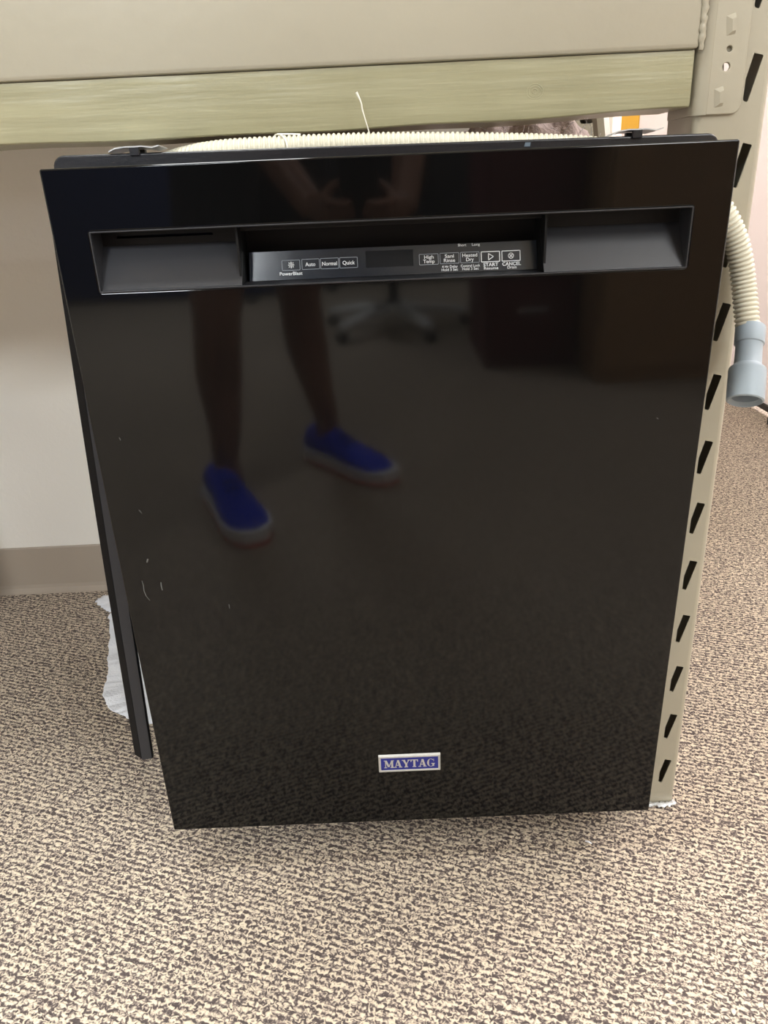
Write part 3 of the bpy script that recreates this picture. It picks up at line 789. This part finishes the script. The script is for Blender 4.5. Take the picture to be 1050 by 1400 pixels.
# ------------------------------------------------------------------ room behind the photographer (seen in the door)
def cabinet(name, x0, x1, y0, y1, h, mt, label, cat, doors=2, drawers=0):
    t = empty(name, ((x0+x1)/2, (y0+y1)/2, 0)); tag(t, label, cat)
    box('body', x0, x1, y0, y1, .0, h, mt, t, bev=.003)
    if drawers:
        for k in range(drawers):
            z0 = .05+(h-.08)*k/drawers; z1 = .05+(h-.08)*(k+1)/drawers-.008
            d_ = box('drawer', x0+.012, x1-.012, y1, y1+.016, z0, z1, mt, t, bev=.002)
            box('handle', (x0+x1)/2-.06, (x0+x1)/2+.06, y1+.016, y1+.034, (z0+z1)/2+.03, (z0+z1)/2+.042, M_zinc, d_, bev=.003)
    else:
        for k in range(doors):
            a = x0+.01+(x1-x0-.02)*k/doors; b = x0+.01+(x1-x0-.02)*(k+1)/doors-.004
            d_ = box('door', a, b, y1, y1+.018, .06, h-.02, mt, t, bev=.002)
            hx = b-.04 if k % 2 == 0 else a+.04
            box('handle', hx-.006, hx+.006, y1+.018, y1+.04, h*.5, h*.5+.12, M_zinc, d_, bev=.003)
    return t
cabinet('storage_cabinet', .80, 1.85, -2.65, -2.12, 1.35, M_cab, 'brown wood veneer storage cabinet reflected in the black door', 'cabinet', doors=2)
cabinet('filing_cabinet', .42, .79, -2.95, -2.40, 1.32, M_maroon, 'dark maroon filing cabinet beside the brown wood cabinet', 'filing cabinet', drawers=4)
t = empty('fabric_divider', (-1.6, -4.4, 0)); tag(t, 'navy fabric room divider standing behind the photographer', 'divider')
box('panel', -2.9, -.55, -4.42, -4.38, .03, 1.5, M_navy, t, bev=.004)
for xx in (-2.7, -.8): box('foot', xx-.03, xx+.03, -4.6, -4.2, 0, .03, M_char, t, bev=.004)
t = empty('display_divider', (1.0, -4.7, 0)); tag(t, 'charcoal room divider standing behind the office chair', 'divider')
box('panel', -.54, 2.9, -4.72, -4.68, .03, 1.6, M_char, t, bev=.004)
for xx in (-.3, 2.6): box('foot', xx-.03, xx+.03, -4.9, -4.5, 0, .03, M_char, t, bev=.004)
# office chair
cx, cy = .075, -3.24
t = empty('office_chair', (cx, cy, 0)); tag(t, 'black office chair on a light grey five star base', 'office chair')
for k in range(5):
    a = math.radians(64+72*k); d = Vector((math.cos(a), math.sin(a), 0))
    lg = tube('base_leg', [Vector((cx, cy, .115))+d*.02, Vector((cx, cy, .105))+d*.19, Vector((cx, cy, .075))+d*.37], [.034, .030, .022], M_chairgrey, t, seg=10, flat=(.8, 1.1))
    pz = Vector((cx, cy, .028))+d*.365; s_ = Vector((-d.y, d.x, 0))
    tube('caster', [pz-s_*.022, pz-s_*.020, pz+s_*.020, pz+s_*.022], [.02, .027, .027, .02], M_char, lg, seg=14)
lathe('gas_column', [(.036, .09), (.036, .15), (.026, .16), (.026, .30), (.015, .31), (.015, .42)], Matrix.Translation((cx, cy, 0)), M_char, t, 18)
box('seat', cx-.24, cx+.24, cy-.23, cy+.24, .43, .52, M_shorts, t, bev=.035, seg=4)
box('backrest', cx-.22, cx+.22, cy-.30, cy-.24, .60, 1.08, M_shorts, t, bev=.025, seg=4)
tube('back_bar', [(cx, cy-.1, .42), (cx, cy-.27, .43), (cx, cy-.315, .50), (cx, cy-.31, .75)], .018, M_char, t, seg=10)

# ------------------------------------------------------------------ photographer and phone (reflected in the door)
def remeshed(name, bm, mt, parent, voxel, smooth=8):
    bmesh.ops.recalc_face_normals(bm, faces=bm.faces)
    me = bpy.data.meshes.new(name); bm.to_mesh(me); bm.free()
    o = bpy.data.objects.new(name, me); col.objects.link(o)
    r = o.modifiers.new('r', 'REMESH'); r.mode = 'VOXEL'; r.voxel_size = voxel; r.use_smooth_shade = True
    s = o.modifiers.new('s', 'SMOOTH'); s.factor = .5; s.iterations = smooth
    dg = bpy.context.evaluated_depsgraph_get(); me2 = bpy.data.meshes.new_from_object(o.evaluated_get(dg))
    bpy.data.objects.remove(o)
    me2.materials.clear()
    return link(name, me2, mt, parent, True)
def ell(bm, c, r, rot=None):
    res = bmesh.ops.create_icosphere(bm, subdivisions=3, radius=1)
    for v in res['verts']:
        p = Vector((v.co.x*r[0], v.co.y*r[1], v.co.z*r[2]))
        if rot: p = rot @ p
        v.co = p+Vector(c)
def limb(bm, pts, rad, seg=14, flat=(1, 1), upref=None):
    n = 6; P_ = spline_pts(pts, n); R_ = []
    for i in range(len(rad)-1):
        for k in range(n): R_.append(rad[i]+(rad[i+1]-rad[i])*k/n)
    R_.append(rad[-1]); addtube(bm, P_, R_, seg, True, flat, upref)
pe = empty('person', (-.27, -1.25, 0))
tag(pe, 'standing person in black shorts and blue trainers leaning to photograph the dishwasher', 'person')
V3 = Vector
LA, RA = V3((-.425, -1.165, .085)), V3((-.175, -1.435, .085))       # ankles
LK, RK = V3((-.385, -1.09, .50)), V3((-.215, -1.36, .49))
LH, RH = V3((-.355, -1.20, .90)), V3((-.215, -1.30, .90))
PEL, CH, SH = V3((-.285, -1.255, .96)), V3((-.215, -1.14, 1.18)), V3((-.165, -1.06, 1.34))
LS, RS = V3((-.315, -.985, 1.325)), V3((-.015, -1.120, 1.325))
NK, HD = V3((-.145, -1.03, 1.43)), V3((-.115, -.975, 1.555))
# phone frame: lens just behind the camera point
ph_c = CAM - FW*.012 - RT*.020 - UP*.052
LWr, RWr = ph_c - RT*.085 - UP*.075 - FW*.075, ph_c + RT*.085 - UP*.075 - FW*.075
LE, RE = V3((-.335, -1.02, 1.02)), V3((.105, -1.11, 1.03))
fd = (V3((.12, .25, 0))).normalized()
bm = bmesh.new()
limb(bm, [LA-V3((0, 0, .03)), LA+V3((0, 0, .05)), LA.lerp(LK, .35), LA.lerp(LK, .68)-fd*.018, LK, LK.lerp(LH, .5), LH], [.040, .034, .042, .058, .056, .075, .088])
limb(bm, [RA-V3((0, 0, .03)), RA+V3((0, 0, .05)), RA.lerp(RK, .35), RA.lerp(RK, .68)-fd*.018, RK, RK.lerp(RH, .5), RH], [.040, .034, .042, .058, .056, .075, .088])
latx = (RS-LS).normalized()
limb(bm, [PEL-V3((0, 0, .05)), PEL, PEL.lerp(CH, .5), CH, SH, SH.lerp(NK, .5)], [.10, .115, .105, .115, .095, .05], seg=20, flat=(1.35, .85), upref=latx)
limb(bm, [SH, NK, HD-V3((0, 0, .03))], [.065, .056, .058])
yaw = Matrix.Rotation(-.40, 3, 'Z') @ Matrix.Rotation(-.45, 3, 'X')
ell(bm, HD, (.074, .092, .112), yaw); ell(bm, HD+yaw @ V3((0, .035, -.06)), (.054, .062, .062), yaw)
ell(bm, HD+yaw @ V3((0, .100, -.018)), (.013, .017, .022), yaw)                                   # nose
ell(bm, HD+yaw @ V3((0, .092, .022)), (.050, .012, .010), yaw)                                    # brow
ell(bm, HD+yaw @ V3((0, .088, -.062)), (.024, .012, .006), yaw); ell(bm, HD+yaw @ V3((0, .086, -.073)), (.021, .012, .006), yaw)   # lips
for s in (-1, 1): ell(bm, HD+yaw @ V3((.076*s, -.005, -.01)), (.011, .020, .032), yaw)            # ears
for (S, Eb, Wr, s) in ((LS, LE, LWr, -1), (RS, RE, RWr, 1)):
    limb(bm, [S, S.lerp(Eb, .5), Eb, Eb.lerp(Wr, .35), Wr], [.056, .047, .040, .039, .027])
    # hand: palm from wrist to the phone edge, four fingers over the back, thumb on the screen side
    edge = ph_c + RT*(.0375*s) - UP*.045
    kn = edge + RT*(.022*s) - FW*.012
    limb(bm, [Wr, Wr.lerp(kn, .5), kn], [.026, .030, .024], flat=(1.2, .62), upref=UP)
    for i, (ln_, rr) in enumerate(((.95, .0085), (1.05, .0088), (1.0, .0085), (.82, .0075))):
        base = kn + UP*(.030-.019*i)
        p1 = base + FW*.022 - RT*(.004*s); p2 = base + FW*(.0275) - RT*(.030*s*ln_); p3 = base + FW*.0255 - RT*(.050*s*ln_)
        limb(bm, [kn+UP*(.018-.012*i), base+FW*.008, p1, p2, p3], [.011, rr*1.1, rr*1.05, rr, rr*.85], seg=10)
    limb(bm, [Wr.lerp(kn, .55), kn+UP*.022-FW*.016, kn+UP*.040-FW*.014-RT*(.014*s), kn+UP*.052-FW*.013-RT*(.032*s)], [.015, .0125, .0105, .009], seg=10)
body = remeshed('body', bm, M_skin, pe, .005, 3)
for s in (-1, 1):
    bm = bmesh.new(); ell(bm, HD+yaw @ V3((.031*s, .083, .004)), (.014, .010, .009), yaw)
    e_ = bm_obj('eye', bm, M_eye, pe, True)
    bm = bmesh.new(); ell(bm, HD+yaw @ V3((.031*s, .0915, .003)), (.005, .003, .005), yaw); bm_obj('iris', bm, M_hair, e_, True)
bm = bmesh.new(); ell(bm, HD+yaw @ V3((0, -.018, .030)), (.083, .094, .100), yaw); ell(bm, HD+yaw @ V3((0, .03, .085)), (.062, .055, .035), yaw); ell(bm, HD+yaw @ V3((0, -.06, -.03)), (.066, .045, .06), yaw)
remeshed('hair', bm, M_hair, pe, .008, 2)
bm = bmesh.new()
limb(bm, [PEL+V3((0, 0, .05)), PEL, PEL-V3((0, 0, .09))], [.118, .126, .115], seg=20, flat=(1.35, .95), upref=latx)
for K, H in ((LK, LH), (RK, RH)): limb(bm, [H+V3((0, 0, .02)), H.lerp(K, .4), H.lerp(K, .78)], [.104, .100, .094], seg=18)
remeshed('shorts', bm, M_shorts, pe, .008, 3)
bm = bmesh.new()
limb(bm, [PEL-V3((0, 0, .02)), PEL+V3((0, 0, .03)), PEL.lerp(CH, .5), CH, SH, SH.lerp(NK, .35)], [.120, .124, .116, .126, .104, .066], seg=20, flat=(1.36, .9), upref=latx)
for S, Eb in ((LS, LE), (RS, RE)): limb(bm, [S.lerp(SH, .4), S, S.lerp(Eb, .55)], [.075, .068, .060])
remeshed('shirt', bm, M_shirt, pe, .008, 3)
def shoe(heel, toe, hi):
    d = (toe-heel); L = d.length; d.normalize(); s = V3((-d.y, d.x, 0)); bm = bmesh.new()
    st_ = [(0, .036, .105), (.06, .040, .115), (.18, .042, .118), (.30, .043, .118), (.42, .046, .098), (.58, .053, .080), (.75, .056, .066), (.90, .047, .052), (.98, .026, .038)]
    RR = []
    for (t_, hw, tp) in st_:
        c = heel+d*(t_*L); r_ = []
        for k in range(14):
            a = 2*math.pi*k/14; xx = math.cos(a); zz = math.sin(a)
            z = .022+(tp-.022)*(.5+.5*zz); wd = hw*(1-.35*max(0, zz)**2)
            r_.append(bm.verts.new(c+s*xx*wd+V3((0, 0, z))))
        RR.append(r_)
    for a, b in zip(RR, RR[1:]):
        for k in range(14): bm.faces.new((a[k], a[(k+1) % 14], b[(k+1) % 14], b[k]))
    bm.faces.new(RR[0]); bm.faces.new(RR[-1])
    sh = bm_obj('shoe', bm, M_shoe, pe, True)
    def sole(name, ts, z0, z1, ex, mt):
        bm = bmesh.new(); RR = []
        for (t_, hw) in ts:
            c = heel+d*(t_*L); RR.append([bm.verts.new(c+s*(q*hw*ex)+V3((0, 0, z))) for q, z in ((-1, z0), (1, z0), (1.04, z1), (-1.04, z1))])
        for a, b in zip(RR, RR[1:]):
            for k in range(4): bm.faces.new((a[k], a[(k+1) % 4], b[(k+1) % 4], b[k]))
        bm.faces.new(RR[0]); bm.faces.new(RR[-1])
        bm_obj(name, bm, mt, sh)
    ts = [(-.03, .031), (.04, .043), (.2, .046), (.4, .046), (.58, .054), (.75, .058), (.9, .049), (1.0, .028), (1.02, .014)]
    sole('midsole', ts, .010, .040, 1.05, M_sole)
    sole('outsole', ts, .0, .011, 1.03, M_orange)
    for k in range(4):
        c = heel+d*(L*(.44+.07*k)); zt = .101-.012*k*1.05
        tube('lace', [c+s*.020+V3((0, 0, zt-.004)), c+V3((0, 0, zt+.003)), c-s*.020+V3((0, 0, zt-.004))], .0028, M_shorts, sh, seg=6)
shoe(V3((-.470, -1.215, 0)), V3((-.325, -.915, 0)), 0)
shoe(V3((-.225, -1.490, 0)), V3((.005, -1.250, 0)), 0)
# phone
pm = Matrix.Identity(4)
for i in range(3): pm[i][0], pm[i][1], pm[i][2], pm[i][3] = RT[i], FW[i], UP[i], ph_c[i]
ph = empty('phone', ph_c); tag(ph, 'dark smartphone held upright in both hands of the person', 'phone')
box('phone_body', -.0360, .0360, -.004, .004, -.0735, .0735, M_phone, ph, bev=.0035, seg=3, mtx=pm)
box('screen', -.0335, .0335, -.0046, -.0038, -.071, .071, M_display, ph, mtx=pm)
box('camera_bump', .004, .034, .0038, .0056, .036, .070, M_phone, ph, bev=.0008, mtx=pm)
